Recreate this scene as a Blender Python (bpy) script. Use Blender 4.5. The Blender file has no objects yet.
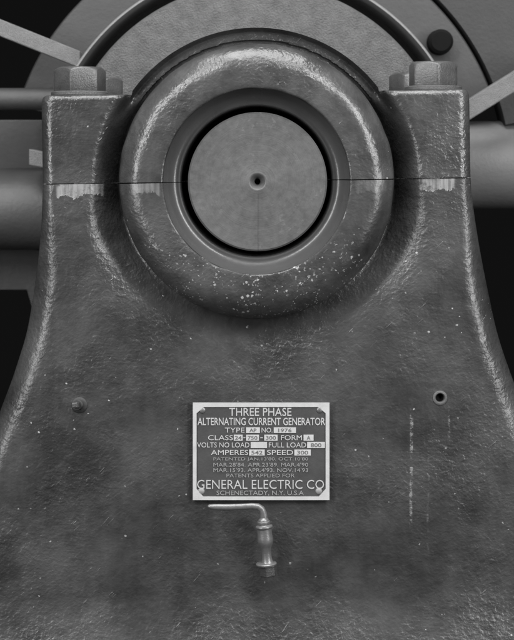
import bpy, bmesh, math, random
import numpy as np
from mathutils import Vector, Matrix, noise

random.seed(7)
scene = bpy.context.scene
C = scene.collection
S = 0.0015            # metres in one unit (one photo pixel at the pedestal face)
D = 1800.0            # camera distance from the pedestal face, in units
CX, CY = 257.0, 165.0 # camera axis
BASE = 720.0          # y of the pedestal foot
AX, AY = 256.5, 181.0 # shaft axis
TILT = 0.015

# ------------------------------------------------------------------ camera, light, exposure
def W(x, y, z): return Vector(((x - CX) * S, -z * S, (BASE - y) * S))

cd = bpy.data.cameras.new('camera'); cam = bpy.data.objects.new('camera', cd); C.objects.link(cam)
cam.location = W(CX, CY, D); cam.rotation_euler = (math.radians(90), 0, 0)
cd.sensor_fit = 'VERTICAL'; cd.sensor_height = 24.0
cd.lens = 24.0 * D / 640.0
cd.shift_y = -(320 - CY) / 640.0
cd.dof.use_dof = True; cd.dof.focus_distance = D * S; cd.dof.aperture_fstop = 6.3
cd.clip_start = 0.05; cd.clip_end = 200
scene.camera = cam

world = bpy.data.worlds.new('World'); scene.world = world; world.use_nodes = True
bg = world.node_tree.nodes['Background']
bg.inputs[0].default_value = (0.5, 0.5, 0.5, 1); bg.inputs[1].default_value = 0.010

def lamp(name, loc, target, size, energy, size_y=None, along=(0, 0, 1)):
    l = bpy.data.lights.new(name, 'AREA'); l.energy = energy; l.size = size
    if size_y: l.shape = 'RECTANGLE'; l.size_y = size_y
    o = bpy.data.objects.new(name, l); C.objects.link(o)
    p = W(*loc); o.location = p
    zz = (p - W(*target)).normalized(); yy = Vector(along); yy = (yy - zz * yy.dot(zz)).normalized(); xx = yy.cross(zz)
    o.rotation_euler = Matrix((xx, yy, zz)).transposed().to_euler()
    return o
lamp('lamp_upper_left', (-640, -640, 1250), (250, 230, 0), 0.34, 58, 1.7, (1, 0, 1))
lamp('lamp_upper_right', (1180, -560, 1200), (270, 230, 0), 0.30, 58, 1.7, (-1, 0, 1))
lamp('window_left', (-1150, 160, 1350), (250, 230, 0), 0.26, 28, 0.9)
lamp('window_right', (1640, 160, 1300), (270, 230, 0), 0.26, 30, 0.9)
lamp('lamp_overhead', (257, -1500, 470), (257, 200, 0), 2.0, 140)

scene.view_settings.view_transform = 'Standard'; scene.view_settings.look = 'None'
scene.view_settings.exposure = 0.08; scene.view_settings.gamma = 1.0
scene.render.engine = 'CYCLES'

# ------------------------------------------------------------------ helpers
def ip(x, y, z):
    """photo position of a point at depth z -> its real position"""
    k = (D - z) / D
    return (CX + (x - CX) * k, CY + (y - CY) * k, z)
def sstep(a, b, v):
    t = min(1.0, max(0.0, (v - a) / (b - a))); return t * t * (3 - 2 * t)

class MB:
    def __init__(self): self.v = []; self.f = []
    def vert(self, x, y, z): self.v.append((x, y, z)); return len(self.v) - 1
    def face(self, *i): self.f.append(i)
    def rot(self, ang, cx=AX, cy=AY):
        c, s = math.cos(ang), math.sin(ang)
        self.v = [(cx + (x - cx) * c + (y - cy) * s, cy - (x - cx) * s + (y - cy) * c, z) for x, y, z in self.v]
        return self
    def lathe(self, prof, cx, cy, seg=160, a0=0.0, a1=2 * math.pi, wob=0.0, seed=0.0):
        """profile of (radius, z) turned about the axis that points at the viewer"""
        full = abs(a1 - a0 - 2 * math.pi) < 1e-6
        n = seg if full else seg + 1
        rows = []
        for r, z in prof:
            row = []
            for k in range(n):
                a = a0 + (a1 - a0) * k / seg
                dx, dy = r * math.cos(a), r * math.sin(a)
                q = wob * noise.noise(Vector((dx / 18 + seed, dy / 18, z / 18))) if wob else 0
                row.append(self.vert(cx + dx * (1 + q * .012), cy + dy * (1 + q * .012), z + q))
            rows.append(row)
        for i in range(len(rows) - 1):
            for k in range(seg):
                k2 = (k + 1) % n
                self.face(rows[i][k], rows[i][k2], rows[i + 1][k2], rows[i + 1][k])
        return self
    def axis_lathe(self, prof, p, d, seg=40):
        """profile of (radius, distance) about an axis through p along d"""
        p = Vector(p); d = Vector(d).normalized()
        u = d.orthogonal().normalized(); w = d.cross(u)
        rows = []
        for r, t in prof:
            rows.append([self.vert(*(p + d * t + (u * math.cos(2 * math.pi * k / seg) + w * math.sin(2 * math.pi * k / seg)) * r)) for k in range(seg)])
        for i in range(len(rows) - 1):
            for k in range(seg):
                k2 = (k + 1) % seg
                self.face(rows[i][k], rows[i][k2], rows[i + 1][k2], rows[i + 1][k])
        self.face(*rows[0]); self.face(*rows[-1])
        return self
    def tube(self, pts, rads, seg=16, flat=1.0):
        rows = []
        P = [Vector(p) for p in pts]
        for i, p in enumerate(P):
            t = (P[min(i + 1, len(P) - 1)] - P[max(i - 1, 0)]).normalized()
            w = Vector((0, 0, 1)); u = t.cross(w).normalized(); w = u.cross(t)
            r = rads[i]
            rows.append([self.vert(*(p + u * math.cos(2 * math.pi * k / seg) * r + w * math.sin(2 * math.pi * k / seg) * r * flat)) for k in range(seg)])
        for i in range(len(rows) - 1):
            for k in range(seg):
                k2 = (k + 1) % seg
                self.face(rows[i][k], rows[i][k2], rows[i + 1][k2], rows[i + 1][k])
        self.face(*rows[0]); self.face(*rows[-1])
        return self
    def prism(self, poly, z0, z1):
        n = len(poly)
        a = [self.vert(x, y, z1) for x, y in poly]; b = [self.vert(x, y, z0) for x, y in poly]
        self.face(*a); self.face(*b)
        for i in range(n):
            j = (i + 1) % n; self.face(a[i], a[j], b[j], b[i])
        return self

def build(name, mb, mat, parent=None, smooth=30, bevel=0.0, loc=None):
    """one mesh object; coordinates are given in scene units"""
    base = loc if loc is not None else Vector((0, 0, 0))
    q = parent
    while q is not None: base = base + q.location; q = q.parent
    me = bpy.data.meshes.new(name)
    me.from_pydata([W(*p) - base for p in mb.v], [], mb.f)
    bm = bmesh.new(); bm.from_mesh(me)
    bmesh.ops.remove_doubles(bm, verts=bm.verts, dist=1e-6)
    bmesh.ops.recalc_face_normals(bm, faces=bm.faces)
    if bevel:
        eds = [e for e in bm.edges if len(e.link_faces) == 2 and e.calc_face_angle(0) > math.radians(28)]
        bmesh.ops.bevel(bm, geom=eds, offset=bevel * S, segments=2, affect='EDGES', profile=0.5)
    bm.to_mesh(me); bm.free()
    if smooth:
        me.shade_smooth(); me.set_sharp_from_angle(angle=math.radians(smooth))
    at = me.attributes.new('upos', 'FLOAT_VECTOR', 'POINT')
    arr = np.empty(len(me.vertices) * 3, dtype=np.float32); me.vertices.foreach_get('co', arr)
    arr = arr.reshape(-1, 3) + np.array(base, dtype=np.float32)
    out = np.stack([arr[:, 0] / S + CX, BASE - arr[:, 2] / S, -arr[:, 1] / S], axis=1).astype(np.float32)
    at.data.foreach_set('vector', out.ravel())
    me.materials.append(mat)
    o = bpy.data.objects.new(name, me); C.objects.link(o)
    if parent is not None:
        o.parent = parent
    else:
        o.location = base
    return o
def thing(name, label, cat, at, group=None):
    o = bpy.data.objects.new(name, None); C.objects.link(o); o.empty_display_size = .02
    o.location = W(*at); o['label'] = label; o['category'] = cat
    if group: o['group'] = group
    return o

# ------------------------------------------------------------------ materials
class NT:
    def __init__(self, name):
        self.m = bpy.data.materials.new(name); self.m.use_nodes = True
        self.t = self.m.node_tree; self.n = self.t.nodes; self.l = self.t.links
        self.b = self.n['Principled BSDF']
        a = self.n.new('ShaderNodeAttribute'); a.attribute_name = 'upos'; self.pos = a.outputs['Vector']
        sx = self.n.new('ShaderNodeSeparateXYZ'); self.l.new(self.pos, sx.inputs[0])
        self.x, self.y, self.z = sx.outputs
    def link(self, src, dst):
        if hasattr(src, 'is_output'): self.l.new(src, dst)
        else: dst.default_value = src
    def math(self, op, a, b=0.0, c=0.0, clamp=False):
        n = self.n.new('ShaderNodeMath'); n.operation = op; n.use_clamp = clamp
        for i, v in enumerate((a, b, c)): self.link(v, n.inputs[i])
        return n.outputs[0]
    def noise(self, period, detail=3, rough=.55, stretch=(1, 1, 1), rot=0.0, off=0.0, dist=0.0):
        mp = self.n.new('ShaderNodeMapping'); mp.vector_type = 'TEXTURE'
        mp.inputs['Scale'].default_value = [period * s for s in stretch]
        mp.inputs['Rotation'].default_value = (0, 0, rot); mp.inputs['Location'].default_value = (off, off * .7, off * .3)
        self.l.new(self.pos, mp.inputs[0])
        n = self.n.new('ShaderNodeTexNoise'); n.inputs['Scale'].default_value = 1
        n.inputs['Detail'].default_value = detail; n.inputs['Roughness'].default_value = rough; n.inputs['Distortion'].default_value = dist
        self.l.new(mp.outputs[0], n.inputs['Vector']); return n.outputs['Fac']
    def spots(self, period, off=0.0):
        mp = self.n.new('ShaderNodeMapping'); mp.vector_type = 'TEXTURE'
        mp.inputs['Scale'].default_value = [period] * 3; mp.inputs['Location'].default_value = (off, off, off)
        self.l.new(self.pos, mp.inputs[0])
        n = self.n.new('ShaderNodeTexVoronoi'); n.inputs['Scale'].default_value = 1
        self.l.new(mp.outputs[0], n.inputs['Vector']); return n.outputs['Distance'], n.outputs['Color']
    def ramp(self, v, a, b, lo=0.0, hi=1.0):
        n = self.n.new('ShaderNodeMapRange'); n.interpolation_type = 'SMOOTHSTEP'
        self.link(v, n.inputs[0])
        for i, q in enumerate((a, b, lo, hi)): self.link(q, n.inputs[i + 1])
        return n.outputs[0]
    def mix(self, f, a, b):
        n = self.n.new('ShaderNodeMix'); n.data_type = 'FLOAT'
        self.link(f, n.inputs[0]); self.link(a, n.inputs[2]); self.link(b, n.inputs[3]); return n.outputs[0]
    def grey(self, v):
        n = self.n.new('ShaderNodeCombineColor')
        for i in range(3): self.link(v, n.inputs[i])
        self.l.new(n.outputs[0], self.b.inputs['Base Color'])
    def bump(self, h, dist, strength=1.0):
        n = self.n.new('ShaderNodeBump'); n.inputs['Strength'].default_value = strength
        n.inputs['Distance'].default_value = dist * S
        self.link(h, n.inputs['Height']); self.l.new(n.outputs[0], self.b.inputs['Normal'])

def iron(name, base=.06, rough=.38, grain=1.0, chips=0.0, feature=None, spec=.5):
    t = NT(name)
    fine = t.noise(2.7, 2, .5); mid = t.noise(15, 2.5, .5, off=31); big = t.noise(75, 5, .62, off=77)
    runs = t.noise(13, 4, .65, stretch=(1, 9, 4), off=19)
    col = t.math('MULTIPLY', base, t.math('ADD', .12, t.math('ADD', t.math('MULTIPLY', t.ramp(big, .3, .72), .95), t.math('ADD', t.math('MULTIPLY', mid, .45), t.math('MULTIPLY', runs, .6)))))
    rg = t.math('ADD', rough - .15, t.math('MULTIPLY', t.noise(24, 5, .7, off=13), .30))
    # smooth brushed paint in places, bare pitted casting in others
    zone = t.ramp(t.noise(85, 3, .55, off=5), .34, .66, .42, 1.0)
    h = t.math('ADD', t.math('MULTIPLY', t.noise(1.5, 1, .6, off=17), .34), t.math('MULTIPLY', fine, .70))
    pit = t.math('MULTIPLY', t.ramp(t.noise(5.2, 1.0, .45, off=9), .35, .80), .52)
    h = t.math('MULTIPLY', t.math('ADD', h, pit), zone)
    h = t.math('ADD', h, t.math('MULTIPLY', mid, .55))
    # brushed-on streaks in the paint
    stk = t.math('MULTIPLY', t.ramp(t.noise(80, 2, .5, off=61), .46, .62), t.noise(2.6, 2, .5, stretch=(7, 1, 1), rot=-.6, off=3, dist=.1))
    h = t.math('ADD', h, t.math('MULTIPLY', stk, .38))
    stk2 = t.math('MULTIPLY', t.ramp(t.noise(70, 2, .5, off=161), .48, .64), t.noise(2.4, 2, .5, stretch=(9, 1, 1), rot=.06, off=30, dist=.1))
    h = t.math('ADD', h, t.math('MULTIPLY', stk2, .34))
    scr = t.math('MULTIPLY', t.ramp(t.noise(4.6, 1, .5, stretch=(5.5, .6, 1), rot=-.8, off=91), .70, .78), t.ramp(t.noise(48, 2, .5, off=47), .57, .64))
    h = t.math('ADD', h, t.math('MULTIPLY', scr, 1.3)); col = t.mix(t.math('MULTIPLY', scr, .4), col, .2)
    # flecks where paint has chipped away
    if chips:
        dd, cc = t.spots(7.0, 3)
        sel = t.math('GREATER_THAN', t.noise(7.0, 0, .5, off=50), .72 - chips * .16)
        fl = t.math('MULTIPLY', t.ramp(t.math('ADD', dd, t.math('MULTIPLY', t.math('SUBTRACT', t.noise(2.2, 2, .6, off=71), .5), .3)), .09, .2, 1, 0), sel)
        fl = t.math('MULTIPLY', fl, t.ramp(t.noise(45, 2, .5, off=21), .45, .58))
        col = t.mix(t.math('MULTIPLY', fl, .75), col, .34)
        h = t.math('ADD', h, t.math('MULTIPLY', fl, .5))
    if feature: col, rg, h = feature(t, col, rg, h)
    t.grey(col); t.link(rg, t.b.inputs['Roughness'])
    t.b.inputs['Specular IOR Level'].default_value = spec
    t.bump(h, .68 * grain)
    return t.m

def worn_band(t, col, rg, h):
    """ragged strips of bare metal under the joint, and runs of pale drips on the right of the face"""
    drop = t.math('SUBTRACT', t.y, t.math('SUBTRACT', AY, t.math('MULTIPLY', t.math('SUBTRACT', t.x, AX), TILT)))
    edge = t.math('ADD', 2, t.math('MULTIPLY', t.noise(10, 4, .65, stretch=(1, 3, 50), off=2), 20))
    band = t.math('MULTIPLY', t.ramp(t.math('SUBTRACT', drop, edge), -1.0, .4, 1, 0), t.math('LESS_THAN', drop, 30))
    def win(a, b): return t.math('MULTIPLY', t.ramp(t.x, a, a + 3), t.ramp(t.x, b - 3, b, 1, 0))
    side = t.math('ADD', win(55, 104), t.math('ADD', win(420, 456), t.math('ADD', t.math('MULTIPLY', win(132, 163), .5), t.math('MULTIPLY', win(352, 386), .18))), clamp=True)
    streak = t.math('MULTIPLY', t.ramp(t.noise(5, 3, .6, stretch=(1, 12, 12), off=8), .35, .65, .4, 1), t.ramp(t.noise(12, 4, .65, off=88), .34, .5, .25, 1))
    m = t.math('MULTIPLY', t.math('MULTIPLY', band, side), streak)
    col = t.mix(m, col, .20); rg = t.mix(m, rg, .33)
    h = t.mix(t.math('MULTIPLY', m, .8), h, .3)
    for (x, w, a, b, s) in ((411, 1.1, 405, 535, 1.0), (379, .8, 468, 520, .6), (449, .8, 400, 450, .5), (428, .7, 450, 560, .35)):
        wig = t.math('ADD', x, t.math('MULTIPLY', t.math('SUBTRACT', t.noise(40, 2, .5, off=x), .5), 7))
        d = t.math('ABSOLUTE', t.math('SUBTRACT', t.x, wig))
        k = t.math('MULTIPLY', t.ramp(d, w * .5, w * 2, 1, 0), t.math('MULTIPLY', t.ramp(t.y, a, a + 15), t.ramp(t.y, b - 20, b, 1, 0)))
        k = t.math('MULTIPLY', k, t.ramp(t.noise(7, 4, .75, off=x + 4), .44, .66))
        k = t.math('MULTIPLY', k, t.math('GREATER_THAN', t.z, -30))
        col = t.mix(t.math('MULTIPLY', k, .5 * s), col, .26)
        h = t.math('ADD', h, t.math('MULTIPLY', k, .5 * s))
    return col, rg, h

def boss_marks(t, col, rg, h):
    col, rg, h = worn_band(t, col, rg, h)
    for per, off, hi in ((4.4, 11, .36), (2.6, 27, .34)):
        dd, cc = t.spots(per, off)
        jag = t.math('ADD', dd, t.math('MULTIPLY', t.math('SUBTRACT', t.noise(1.8, 2, .6, off=off), .5), .35))
        m = t.math('MULTIPLY', t.ramp(jag, hi - .1, hi, 1, 0), t.math('GREATER_THAN', t.noise(per * 1.3, 1, .5, off=off + 3), .56))
        m = t.math('MULTIPLY', m, t.math('MULTIPLY', t.ramp(t.noise(26, 3, .6, off=off + 8), .47, .56), t.ramp(t.y, 225, 262)))
        col = t.mix(t.math('MULTIPLY', m, .7), col, .30); h = t.math('ADD', h, t.math('MULTIPLY', m, .45))
    return col, rg, h

def plain(name, base, rough=.5, metal=0.0, var=.35, period=25, bump=.25, spec=.5):
    t = NT(name)
    v = t.math('ADD', t.math('MULTIPLY', t.noise(period, 4, .6), .7), t.math('MULTIPLY', t.noise(period * .18, 3, .6, off=9), .3))
    t.grey(t.math('MULTIPLY', base, t.math('ADD', 1 - var, t.math('MULTIPLY', v, 2 * var))))
    t.link(t.math('ADD', rough - .1, t.math('MULTIPLY', t.noise(period * .6, 3, .6, off=4), .2)), t.b.inputs['Roughness'])
    t.b.inputs['Metallic'].default_value = metal; t.b.inputs['Specular IOR Level'].default_value = spec
    if bump: t.bump(t.noise(period * .12, 4, .6, off=6), bump)
    return t.m

M = {}
M['pedestal'] = iron('black_painted_cast_iron', .031, .35, 1.0, .2, worn_band)
M['cap'] = iron('black_painted_cap_iron', .033, .30, 1.05, .1)
M['boss'] = iron('chipped_boss_iron', .038, .30, .85, .15)
M['boss_low'] = iron('chipped_lower_boss_iron', .035, .34, .85, 0.2, boss_marks)
M['liner'] = plain('liner_metal', .055, .30, 0, .25, 40, .15)
def shaft_steel():
    t = NT('shaft_steel')
    dx = t.math('SUBTRACT', t.x, 257.5); dy = t.math('SUBTRACT', t.y, 181.5)
    r = t.math('SQRT', t.math('ADD', t.math('MULTIPLY', dx, dx), t.math('MULTIPLY', dy, dy)))
    cb = t.n.new('ShaderNodeCombineXYZ'); t.link(t.math('DIVIDE', r, 1.6), cb.inputs[0])
    lt = t.n.new('ShaderNodeTexNoise'); lt.inputs['Scale'].default_value = 1; lt.inputs['Detail'].default_value = 3; t.l.new(cb.outputs[0], lt.inputs['Vector'])
    lathe = lt.outputs['Fac']
    big = t.noise(38, 5, .65, off=4); mid = t.noise(7, 4, .65, off=14)
    stain = t.math('MULTIPLY', t.ramp(t.noise(5.5, 4, .7, off=44), .55, .68), t.ramp(t.noise(30, 2, .5, off=8), .48, .6))
    col = t.math('MULTIPLY', .070, t.math('ADD', .1, t.math('ADD', t.math('MULTIPLY', big, .75), t.math('ADD', t.math('MULTIPLY', mid, .6), t.math('MULTIPLY', lathe, .35)))))
    col = t.mix(t.math('MULTIPLY', stain, .3), col, .16)
    line = t.math('MULTIPLY', t.ramp(t.math('ABSOLUTE', t.math('SUBTRACT', dx, t.math('MULTIPLY', t.noise(20, 2, .5), 1.5))), .3, 1.3, .3, 0), t.math('GREATER_THAN', dy, 12))
    col = t.mix(line, col, .02)
    t.grey(col); t.link(t.math('ADD', .34, t.math('MULTIPLY', mid, .25)), t.b.inputs['Roughness'])
    h = t.math('ADD', t.math('MULTIPLY', lathe, .35), t.math('ADD', t.math('MULTIPLY', t.noise(3, 3, .6), .35), t.math('MULTIPLY', mid, .6)))
    t.bump(h, .38)
    return t.m
M['shaft'] = shaft_steel()
M['shaft_plain'] = plain('shaft_steel', .10, .48, .0, .6, 24, .7)
M['bolt'] = plain('bolt_steel', .05, .32, 0, .8, 14, .45)
M['washer'] = plain('washer_steel', .055, .4, 0, .7, 8, 1.2)
M['plate_dark'] = plain('plate_field_enamel', .040, .5, 0, .5, 22, .15)
M['plate_light'] = plain('plate_bare_metal', .36, .5, 0, .3, 9, .12)
M['letter'] = plain('letter_metal', .34, .5, 0, .4, 7, 0)
M['letter_dim'] = plain('worn_letter_metal', .2, .5, 0, .2, 6, 0)
M['stamp'] = plain('stamped_digits', .09, .6, 0, .2, 6, 0)
M['cock'] = plain('cock_brass_grey', .17, .36, .5, .6, 9, .18)
M['hole'] = plain('hole_shade', .006, .9, 0, .1, 9, 0, .1)  # near-black colour standing for the shade inside holes
M['rim'] = plain('bare_rim', .07, .45, 0, .4, 5, .5)
M['web'] = plain('rough_web_iron', .068, .5, 0, 1.0, 16, 1.8)
M['wheel'] = plain('wheel_rim', .17, .35, 0, .2, 20, .3)
M['groove'] = plain('groove_shade_stud_iron', .012, .6, 0, .2, 20, .2)  # shade of the wheel gap put into colour; the stud shares it
M['stator'] = plain('stator_paint', .037, .6, 0, .25, 40, .4)
M['casing'] = plain('casing_paint', .018, .6, 0, .25, 40, .4)
M['arm'] = plain('arm_paint', .16, .55, 0, .45, 9, 2.2)
M['drum'] = plain('drum_paint', .125, .5, 0, .18, 40, .4)
M['pipe'] = plain('pipe_paint', .06, .5, 0, .2, 40, .4)

# ------------------------------------------------------------------ pedestal
def table(pts):
    ys = np.array([p[0] for p in pts], float); xs = np.array([p[1] for p in pts], float)
    g = np.arange(150, 760, 1.0); v = np.interp(g, ys, xs)
    k = np.exp(-.5 * (np.arange(-24, 25) / 8.0) ** 2); k /= k.sum()
    v = np.convolve(np.pad(v, 24, mode='edge'), k, 'valid')
    return lambda y: float(np.interp(y, g, v))
kx = 1.010
LE = table([(150, 44), (181, 43.5), (200, 43), (220, 42), (240, 40), (260, 37.5), (290, 33), (320, 28.5), (340, 24.5), (380, 12), (420, -3), (480, -26), (560, -52), (640, -72), (760, -90)])
RE = table([(150, 469.5), (181, 469.8), (200, 471), (220, 474), (240, 477.5), (260, 481.5), (290, 488), (310, 492.3), (330, 496.5), (355, 504), (380, 513), (420, 528), (480, 549), (560, 573), (640, 590), (760, 606)])
def lx(y): return CX + (LE(y) - CX) * kx
def rx(y): return CX + (RE(y) - CX) * kx
DEPTH = -320.0
COVE = 40.0
def cove(dx, dy):
    """the channel sunk round the bearing boss, wider below the shaft"""
    r = math.hypot(dx, dy)
    s = max(0.0, dy / r) if r > 1 else 0.0
    ro = 169 + 88 * s ** 1.3
    ri = 141
    if r < 134: return -COVE - 45 * sstep(134, 124, r) if r > 124 else -COVE - 45
    t = min(1, max(0, (r - ri) / (ro - ri)))
    amp = -COVE * (1 - .72 * sstep(.05, .85, s))
    z = amp * (1 - t) ** (2.2 + .7 * s)
    # over the top of the cap the channel floor is a flat rim
    w = (1 - sstep(-92, -56, dy)) * (1 - sstep(150, 158, r))
    return z * (1 - w) + (-29 if r > 143 else -33) * w
def wave(x, y, a=1.0):
    v = Vector((x / 90, y / 90, 3.1)); n = noise.noise(v) * 1.6
    n += noise.noise(Vector((x / 28, y / 28, 7.7))) * .55
    n += noise.noise(Vector((x / 11, y / 9, 1.2))) * .16
    return n * a
def rounding(d, R):
    if d >= R: return 0.0
    d = max(0.0, d); return -(R - math.sqrt(max(0.0, R * R - (R - d) ** 2)))

ped = thing('bearing_pedestal', 'dark cast iron bearing pedestal with a wide flaring foot below the shaft', 'machine pedestal', (257, BASE, -150))
mb = MB(); NXc, NYc = 330, 300
idx = []
hx, hy, hr = 440.0, 398.0, 6.1
for j in range(NYc + 1):
    row = []
    v = j / NYc
    for i in range(NXc + 1):
        u = -1 + 2 * i / NXc
        u = .62 * u + .38 * math.sin(u * math.pi / 2)
        y0 = AY + .5
        y = y0 + (BASE - y0) * v
        L, R = lx(y), rx(y)
        x = (L + R) / 2 + (R - L) / 2 * u
        y -= (x - AX) * TILT * (1 - sstep(0, .35, v))
        dx, dy = x - AX, y - AY
        z = cove(dx, dy) + wave(x, y)
        rr = 13 + 15 * sstep(190, 300, y)
        z += rounding(x - L, rr) + rounding(R - x, rr)
        z += 8.5 * max(0, (y - 594 - 4 * math.sin(x / 45) - 2 * math.sin(x / 19)) / 40) ** 1.5
        dh = math.hypot(x - hx, y - hy)
        if 1e-6 < dh < 11: q_ = (5.9 + dh * 5.1 / 11) / dh; x = hx + (x - hx) * q_; y = hy + (y - hy) * q_
        row.append(mb.vert(x, y, z))
    idx.append(row)
for j in range(NYc):
    for i in range(NXc):
        q = (idx[j][i], idx[j][i + 1], idx[j + 1][i + 1], idx[j + 1][i])
        cx_ = sum(mb.v[k][0] for k in q) / 4; cy_ = sum(mb.v[k][1] for k in q) / 4
        if math.hypot(cx_ - hx, cy_ - hy) < hr: continue
        mb.face(*q)
for col in (0, NXc):
    prev = None
    for j in range(NYc + 1):
        p = mb.v[idx[j][col]]; b = mb.vert(p[0], p[1], DEPTH)
        if prev is not None: mb.face(idx[j - 1][col], idx[j][col], b, prev)
        prev = b
build('pedestal_body', mb, M['pedestal'], ped, smooth=50)

# boss: front ring of the bearing, split at the joint
kf = (D - 45) / D
def boss_prof():
    p = [(91.4, 26), (91.4, 34.6), (92.3, 35.8), (94, 36.2), (100, 36.2), (107, 36)]
    for k in range(1, 15):
        a = math.pi / 2 * k / 14
        p.append((110 + 26.5 * math.sin(a), 9 + 27 * math.cos(a)))
    p += [(137.2, 1), (137.8, -8), (138.2, -20), (139, -30), (141, -36), (145, -40.6), (147, -43)]
    return p
def dense(p, n=3):
    out = []
    for a, b in zip(p[:-1], p[1:]):
        for k in range(n): out.append((a[0] + (b[0] - a[0]) * k / n, a[1] + (b[1] - a[1]) * k / n))
    return out + [p[-1]]
GAP = .0045
boss_low = MB().lathe(dense(boss_prof(), 2), AX, AY, 220, GAP, math.pi - GAP, .5).rot(TILT)
build('lower_boss', boss_low, M['boss_low'], ped, smooth=40)
liner = [(91.3, 34), (90.8, 28), (89.0, 19), (86.0, 13), (82.4, 9.6), (79.6, 8.4), (77.8, 8.6), (76.4, 8.2), (75.4, 6.6), (74.8, 3), (74.8, -120)]
build('bearing_liner', MB().lathe(dense(liner, 2), AX, AY, 200, GAP, math.pi - GAP).rot(TILT), M['liner'], ped, smooth=40)
# tapped hole on the right
build('tapped_hole', MB().lathe([(0.01, -16), (3.9, -16), (4.1, -2), (4.5, .1), (5.2, .7), (6.2, .7), (7.2, .2), (7.8, -2.5)], hx, hy, 40), M['rim'], ped, smooth=40)
build('hole_shade_disc', MB().lathe([(0.01, -5), (4.05, -5)], hx, hy, 32), M['hole'], ped)  # near-black disc across the bore, painted shade above its real bottom

# ------------------------------------------------------------------ bearing cap
mb = MB(); NX, NY = 360, 90
XL, XR = lx(178), rx(178)
TOPY = 92.0
def ctop(x):
    dx = abs(x - AX)
    if dx < 125: 
        a = AY - math.sqrt(155 ** 2 - dx * dx)
        if a < TOPY: return a, True
    d = min(x - XL, XR - x)
    q = 7 - math.sqrt(max(0, 49 - (7 - d) ** 2)) if d < 7 else 0
    return TOPY + q, False
idx = []
for i in range(NX + 1):
    u = -1 + 2 * i / NX; u = .6 * u + .4 * math.sin(u * math.pi / 2)
    x = (XL + XR) / 2 + (XR - XL) / 2 * u
    tp, arch = ctop(x); row = []
    for j in range(NY + 1):
        v = j / NY; v = 1 - (1 - v) ** 1.5
        y = AY - .5 + (tp - (AY - .5)) * v
        dx, dy = x - AX, y - AY; r = math.hypot(dx, dy)
        z = cove(dx, dy) + wave(x, y + 300, .9)
        z += rounding(x - XL, 13) + rounding(XR - x, 13)
        if r < 157: z += rounding((155 - r) * 1.0, 5) if (arch or y < TOPY + 2) else 0
        if not arch: z += rounding((y - tp), 6)
        row.append(mb.vert(x, y, z))
    idx.append(row)
for i in range(NX):
    for j in range(NY):
        mb.face(idx[i][j], idx[i + 1][j], idx[i + 1][j + 1], idx[i][j + 1])
loop = [idx[0][j] for j in range(NY + 1)] + [idx[i][NY] for i in range(1, NX + 1)] + [idx[NX][j] for j in range(NY - 1, -1, -1)]
prev = None
for q, k in enumerate(loop):
    p = mb.v[k]; b = mb.vert(p[0], p[1], DEPTH)
    if prev is not None: mb.face(loop[q - 1], k, b, prev)
    prev = b
mb.rot(TILT)
cap = build('bearing_cap', mb, M['cap'], ped, smooth=50)
cap['label'] = 'upper bearing half with two bolting ears'
build('upper_boss', MB().lathe(dense(boss_prof(), 2), AX, AY, 220, math.pi + GAP, 2 * math.pi - GAP, .5, 40).rot(TILT), M['boss'], cap, smooth=40)
build('bearing_liner', MB().lathe(dense(liner, 2), AX, AY, 200, math.pi + GAP, 2 * math.pi - GAP).rot(TILT), M['liner'], cap, smooth=40)

# ------------------------------------------------------------------ shaft
sh = thing('generator_shaft', 'round grey steel shaft end with a small centre hole, inside the bearing', 'shaft', (257.5, 181.5, -300))
p = [(.01, -3), (2.2, -2.5), (2.6, 5), (3.4, 10), (5.2, 14), (7.0, 16.4), (8.0, 17.2), (8.8, 17.4), (9.4, 17.2), (30, 17.2), (60, 17.2), (67.3, 17.2), (68.9, 15.6), (69.1, 12), (69.1, -330)]
build('shaft_end', MB().lathe(p, 257.5, 181.5, 180), M['shaft'], sh, smooth=35)
build('centre_hole_shade', MB().lathe([(.01, 3.4), (2.55, 3.4)], 257.5, 181.5, 32), M['hole'], sh)  # small near-black disc, shade of the centre hole put into colour

# ------------------------------------------------------------------ bolts on the cap
def hexhead(cx, yb, cz, R, H, rot, top_ch=.55):
    """hexagonal head standing on y=yb, with the turned chamfer on top"""
    m = MB(); n = 10; ap = R * math.cos(math.pi / 6)
    pts = []
    for s in range(6):
        a0 = rot + s * math.pi / 3; a1 = a0 + math.pi / 3
        for k in range(n):
            t = .02 + .96 * k / (n - 1)
            pts.append((R * (math.cos(a0) * (1 - t) + math.cos(a1) * t), R * (math.sin(a0) * (1 - t) + math.sin(a1) * t)))
    N = len(pts); rows = []
    def ring(fn):
        rows.append([m.vert(*fn(px, pz)) for px, pz in pts])
    ring(lambda a, b: (cx + a * .985, yb, cz + b * .985))
    ring(lambda a, b: (cx + a, yb - .8, cz + b))
    ring(lambda a, b: (cx + a, yb - H + .6 + (math.hypot(a, b) - ap) * top_ch * 1.6, cz + b))
    ring(lambda a, b: (cx + a * .985, yb - H - .1 + (math.hypot(a, b) - ap) * top_ch * 1.5, cz + b * .985))
    ring(lambda a, b: (cx + a * ap * .93 / math.hypot(a, b), yb - H - .9, cz + b * ap * .93 / math.hypot(a, b)))
    for i in range(len(rows) - 1):
        for k in range(N): m.face(rows[i][k], rows[i][(k + 1) % N], rows[i + 1][(k + 1) % N], rows[i + 1][k])
    m.face(*rows[-1]); m.face(*rows[0])
    return m
def bolt(cx, cz, rot, R, H):
    y = TOPY - (cx - AX) * TILT
    b = build('cap_bolt', hexhead(cx, y - 4.6, cz, R, H, rot), M['bolt'], ped, smooth=42)
    w = MB().axis_lathe([(29, 0), (29.4, .8), (29.2, 3.6), (27.6, 4.8), (20, 4.8)], (cx, y, cz), (0, -1, 0), 48)
    build('washer', w, M['washer'], b, smooth=30)
rb = math.radians
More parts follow.
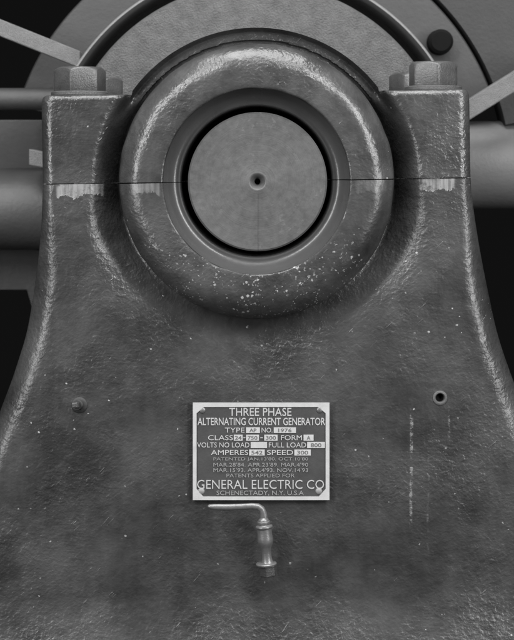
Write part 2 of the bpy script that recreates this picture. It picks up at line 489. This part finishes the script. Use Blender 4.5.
x1, _, _ = ip(80, 0, -40); x2, _, _ = ip(433, 0, -40)
bolt(x1, -40, rb(44.4), 27, 24)
bolt(x2, -40, rb(23.3), 25.8, 24)
bolt(x1 + 3, -270, rb(20), 26, 24)
bolt(x2 - 3, -270, rb(50), 26, 24)

# ------------------------------------------------------------------ nameplate with its lettering
npl = thing('nameplate', 'dark metal nameplate with pale border and raised lettering riveted below the bearing', 'nameplate', (261, 499, 3))
def rect(x0, y0, x1, y1): return [(x0, y0), (x1, y0), (x1, y1), (x0, y1)]
PZ = 4.6
build('plate', MB().prism(rect(193.4, 402.4, 328.8, 498.6), -3, PZ), M['plate_dark'], npl, smooth=0, bevel=.5)
bd = MB()
o_ = rect(193, 402, 329.2, 499)
i_ = [(204, 406.2), (318, 406.2), (325.4, 412.5), (325.4, 488), (318.5, 495.6), (203.5, 495.6), (196.8, 488), (196.8, 412.5)]
zf, zb = PZ + 1.0, PZ - 1.5
oc = [(193, 402), (329.2, 402), (329.2, 499), (193, 499)]
of = [bd.vert(x, y, zf) for x, y in oc]; ob = [bd.vert(x, y, zb) for x, y in oc]
inf = [bd.vert(x, y, zf) for x, y in i_]; inb = [bd.vert(x, y, zb) for x, y in i_]
for a, b, c, d in ((0, 1, 1, 0), (1, 2, 3, 2), (2, 3, 5, 4), (3, 0, 7, 6)):
    bd.face(of[a], of[b], inf[c], inf[d])
for a, c, d in ((0, 0, 7), (1, 2, 1), (2, 4, 3), (3, 6, 5)): bd.face(of[a], inf[c], inf[d])
for k in range(4): bd.face(of[k], of[(k + 1) % 4], ob[(k + 1) % 4], ob[k])
for k in range(8): bd.face(inf[k], inf[(k + 1) % 8], inb[(k + 1) % 8], inb[k])
build('border', bd, M['plate_light'], npl, smooth=0)
for (x, y) in ((202.5, 409.5), (319.5, 409.3), (201.5, 490.3), (318.6, 490.2)):
    build('rivet', MB().lathe([(.01, PZ + 1.5), (1.4, PZ + 1.35), (2.6, PZ + .9), (3.3, PZ + .3), (3.5, PZ - .6)], x, y, 24), M['letter_dim'] if y > 450 else M['cock'], npl, smooth=50)

def text_mesh(body, x0, y0, x1, y1, z, ext, weight=0.0):
    cu = bpy.data.curves.new('t', 'FONT'); cu.body = body; cu.size = 1; cu.extrude = .02; cu.offset = weight; cu.resolution_u = 3
    ob = bpy.data.objects.new('t', cu); C.objects.link(ob)
    dg = bpy.context.evaluated_depsgraph_get(); dg.update()
    me = bpy.data.meshes.new_from_object(ob.evaluated_get(dg))
    bpy.data.objects.remove(ob); bpy.data.curves.remove(cu)
    xs = [v.co.x for v in me.vertices]; ys = [v.co.y for v in me.vertices]
    ax, bx, ay, by = min(xs), max(xs), min(ys), max(ys)
    m = MB()
    for v in me.vertices:
        m.vert(x0 + (v.co.x - ax) / (bx - ax) * (x1 - x0), y1 - (v.co.y - ay) / (by - ay) * (y1 - y0), z + (ext if v.co.z > 0 else -.3))
    for f in me.polygons: m.face(*f.vertices)
    bpy.data.meshes.remove(me)
    return m
def letter(body, x0, y0, x1, y1, mat='letter', weight=.0):
    build('lettering', text_mesh(body, x0, y0, x1, y1, PZ, .7, weight), M[mat], npl, smooth=0)
def field(x0, y0, x1, y1, body=None, tw=.6):
    f = build('data_field', MB().prism(rect(x0, y0, x1, y1), PZ - .5, PZ + .8), M['plate_light'], npl, smooth=0)
    if body:
        c = (x0 + x1) / 2; h = (x1 - x0) * tw / 2; pad = (y1 - y0) * .17
        m = text_mesh(body, c - h, y0 + pad, c + h, y1 - pad, PZ + .8, .25, .012)
        build('stamped_text', m, M['stamp'], f, smooth=0)
letter('THREE PHASE', 229.3, 407.2, 291.4, 415.3, weight=.004)
letter('ALTERNATING CURRENT GENERATOR', 197.7, 417.1, 325, 424.5, weight=.010)
letter('TYPE', 225, 427, 244.6, 431.8); field(246, 426.6, 259.9, 432.2, 'AP', .5)
letter('NO.', 261.6, 427, 272.4, 431.8); field(273.7, 426.6, 295.9, 432.2, '1976', .6)
letter('CLASS', 208.2, 434.5, 233, 439.4); field(233.9, 434, 242.7, 439.9, '24', .75)
letter('-', 243.4, 436.6, 245.4, 437.4); field(246.1, 434, 259, 439.9, '750', .75)
letter('-', 260.3, 436.6, 263, 437.4); field(264.2, 434, 277.5, 439.9, '300', .75)
letter('FORM', 280.9, 434.5, 301.8, 439.4); field(303.4, 434, 313.4, 439.9, 'A', .36)
letter('VOLTS NO LOAD', 197.3, 441.7, 249.4, 446.7); field(250.7, 441.2, 267, 447.2)
letter('FULL LOAD', 268.8, 441.7, 306, 446.7); field(307, 441.2, 324.7, 447.2, '800', .6)
letter('AMPERES', 211.2, 449.2, 248.2, 454.1); field(249.2, 448.8, 264.7, 454.6, '542', .72)
letter('SPEED', 267, 449.2, 293, 454.1); field(294.2, 448.8, 310.6, 454.6, '300', .68)
letter("PATENTED JAN.13'80. OCT.10'80", 213.6, 456.6, 308, 460.5, 'letter_dim')
letter("MAR.28'84. APR.23'89. MAR.4'90", 213.6, 462, 308, 465.8, 'letter_dim')
letter("MAR.15'93. APR.4'93. NOV.14'93", 213.6, 467.3, 308, 471.2, 'letter_dim')
letter('PATENTS APPLIED FOR', 226.6, 472.9, 294.5, 476.5, 'letter_dim')
letter('GENERAL ELECTRIC CO', 197.3, 479.1, 323.8, 488, weight=-.004)
letter('SCHENECTADY, N.Y. U.S.A', 216.7, 489.8, 303.6, 494.9, 'letter_dim', .004)

# ------------------------------------------------------------------ drain cock under the nameplate
ck = thing('drain_cock', 'small grey petcock with a long lever handle hanging below the nameplate', 'drain cock', (266, 573, 18))
A = Vector((263.2, 514, 19)); Bd = Vector((268.6, 573, 17)) - A
prof = [(3.2, 0), (4.6, 1.2), (5.2, 2), (5.2, 3), (6.3, 3.6), (6.6, 5.6), (6.0, 6.6), (6.6, 7.4), (8.2, 8), (8.6, 9), (8.3, 10), (7.2, 10.8), (7.2, 16), (7.6, 20), (7.8, 23), (7.2, 26), (5.9, 28.5), (5.0, 31), (4.7, 36), (4.8, 40), (5.3, 43.5), (6, 45)]
build('valve_body', MB().axis_lathe(prof, A, Bd, 40), M['cock'], ck, smooth=40)
build('flange', MB().axis_lathe([(5, 44.6), (9.6, 45), (10.3, 45.8), (10.1, 47), (7, 47.4)], A, Bd + Vector((-1.5, 0, 0)), 40), M['cock'], ck, smooth=40)
dn = Bd.normalized(); nut = MB(); R6 = 8.8
u = Vector((1, 0, 0)) - dn * dn.x; u.normalize(); w = dn.cross(u)
rows = []
for tt, sc in ((47.2, .97), (48, 1), (57, 1), (58.4, .92)):
    rows.append([nut.vert(*(A + dn * tt + (u * math.cos(k * math.pi / 3 + .3) + w * math.sin(k * math.pi / 3 + .3)) * R6 * sc)) for k in range(6)])
for i in range(3):
    for k in range(6): nut.face(rows[i][k], rows[i][(k + 1) % 6], rows[i + 1][(k + 1) % 6], rows[i + 1][k])
nut.face(*rows[0]); nut.face(*rows[-1])
build('union_nut', nut, M['bolt'], ck, smooth=0, bevel=.5)
hp = [(208.5, 502, 22), (210, 502.2, 22), (216, 502.8, 22), (228, 503, 22), (242, 502.6, 22), (252, 502, 21.5), (258, 502.6, 21), (261.3, 505, 20.3), (263, 509, 19.6), (263.6, 513, 19.2), (263.9, 517, 19)]
build('lever_handle', MB().tube(hp, [1.0, 2.2, 3.0, 3.2, 3.1, 3.0, 3.2, 3.4, 3.6, 3.7, 4.0], 18, .8), M['cock'], ck, smooth=50)
build('valve_stub', MB().axis_lathe([(5, 0), (5, 24)], (265, 533, 17), (0, 0, -1), 24), M['cock'], ck, smooth=40)

# ------------------------------------------------------------------ stud on the left
st = build('threaded_stud', MB().axis_lathe([(5.0, -2), (5.0, 2), (4.3, 2.6), (5.0, 3.2), (4.3, 3.9), (5.0, 4.6), (4.3, 5.3), (4.8, 6)], (79, 405, 0), (-.25, -.1, 1), 28), M['groove'], ped, smooth=30)
build('collar', MB().lathe([(4, 2.2), (7.0, 2.0), (8.0, 1.2), (8.3, -3)], 79.5, 405, 32), M['casing'], st, smooth=40)
sq = MB(); q0 = Vector((77.6, 404.4, 5.5)); rows = []
for tt, h in ((0, 3.1), (6, 3.0), (7, 2.3)):
    rows.append([sq.vert(q0.x - .25 * tt + h * a, q0.y - .1 * tt + h * b, q0.z + tt) for a, b in ((-1, -.8), (.9, -1), (1, .8), (-.9, 1))])
for i in range(2):
    for k in range(4): sq.face(rows[i][k], rows[i][(k + 1) % 4], rows[i + 1][(k + 1) % 4], rows[i + 1][k])
sq.face(*rows[-1]); sq.face(*rows[0])
build('square_end', sq, M['bolt'], st, smooth=0, bevel=.4)

# ------------------------------------------------------------------ machine behind the bearing
rw = thing('rotor_wheel', 'large round rotor wheel with a rough face and bright rim behind the bearing', 'rotor', (AX, AY + 250, -360))
kz = (D + 350) / D
wp = [(60, -352), (120, -350), (170, -350), (196 * kz - 3, -350), (196 * kz, -354), (196 * kz, -362)]
build('wheel_web', MB().lathe(dense(wp, 4), AX, AY, 200), M['web'], rw, smooth=45)
build('wheel_rim', MB().lathe([(210 * kz, -470), (210 * kz, -352), (210.8 * kz, -350), (212.3 * kz, -350), (213.3 * kz, -353), (213.3 * kz, -400)], AX, AY, 220), M['wheel'], rw, smooth=35)
build('wheel_groove', MB().lathe([(196 * kz, -362), (196 * kz, -462), (210 * kz, -462)], AX, AY, 200), M['groove'], rw, smooth=35)  # gap between web and rim, its shadow painted as near-black walls

sf = thing('stator_frame', 'dark grey generator frame with pale slanting arms behind the rotor wheel', 'generator frame', (AX, AY + 320, -520))
k4 = (D + 480) / D
build('frame_disc', MB().lathe([(150, -482), (248 * k4, -480), (249.5 * k4, -483), (249.5 * k4, -520)], AX, AY, 160, rb(197), rb(343)), M['stator'], sf, smooth=35)
build('frame_casing', MB().lathe([(254 * k4, -540), (254 * k4, -486), (255 * k4, -484), (330 * k4, -482), (330 * k4, -540)], AX, AY, 80, rb(-80), rb(-12)), M['casing'], sf, smooth=35)
def bar(pts, z, th, mat):
    m = MB(); m.prism([ip(x, y, z)[:2] for x, y in pts], z - th, z)
    return build('frame_arm', m, M[mat], sf, smooth=0, bevel=1.2)
bar([(-30, 7), (80, 51), (80, 68), (-30, 24)], -410, 40, 'arm')
bar([(455, 108), (540, 55), (540, 76), (455, 129)], -410, 40, 'arm')
bar([(29, 149), (60, 156), (60, 171), (29, 165)], -410, 60, 'arm')
x, y, z = ip(440, 42, -470)
build('frame_hole_shade', MB().lathe([(.01, -455), (12, -455), (15.5, -459), (16.5, -490)], x, y, 40), M['hole'], sf, smooth=35)  # raised near-black disc, standing for the shade of a hole in the frame

def cyl(name, x0, x1, ya, yb_, z, mat, parent):
    a = ip(x0, (ya + yb_) / 2, z); b = ip(x1, (ya + yb_) / 2, z); r = (yb_ - ya) / 2 * (D - z) / D
    L_ = b[0] - a[0]
    m = MB().axis_lathe([(r - 2, 0), (r, 2), (r, L_ - 2), (r - 2, L_)], a, (1, 0, 0), 64)
    return build(name, m, M[mat], parent, smooth=35)
pp = thing('exciter_housing', 'pale grey horizontal cylinder behind the right edge of the bearing pedestal', 'housing', ip(500, 215, -500))
cyl('housing_shell', 440, 580, 121, 209, -520, 'drum', pp)
lp = thing('field_housing', 'dark grey horizontal cylinder behind the left edge of the bearing pedestal', 'housing', ip(20, 250, -500))
cyl('housing_shell', -60, 80, 168, 250, -520, 'pipe', lp)
lr = thing('frame_rail', 'grey rail and flat panel behind the upper left ear of the cap', 'rail', ip(10, 310, -560))
cyl('rail', -60, 70, 88, 110, -440, 'stator', lr)
m = MB(); m.prism([ip(x, y, -580)[:2] for x, y in ((-60, 120), (80, 120), (80, 330), (38, 330), (27, 290), (-60, 290))], -600, -580)
build('panel', m, M['stator'], lr, smooth=0, bevel=1)
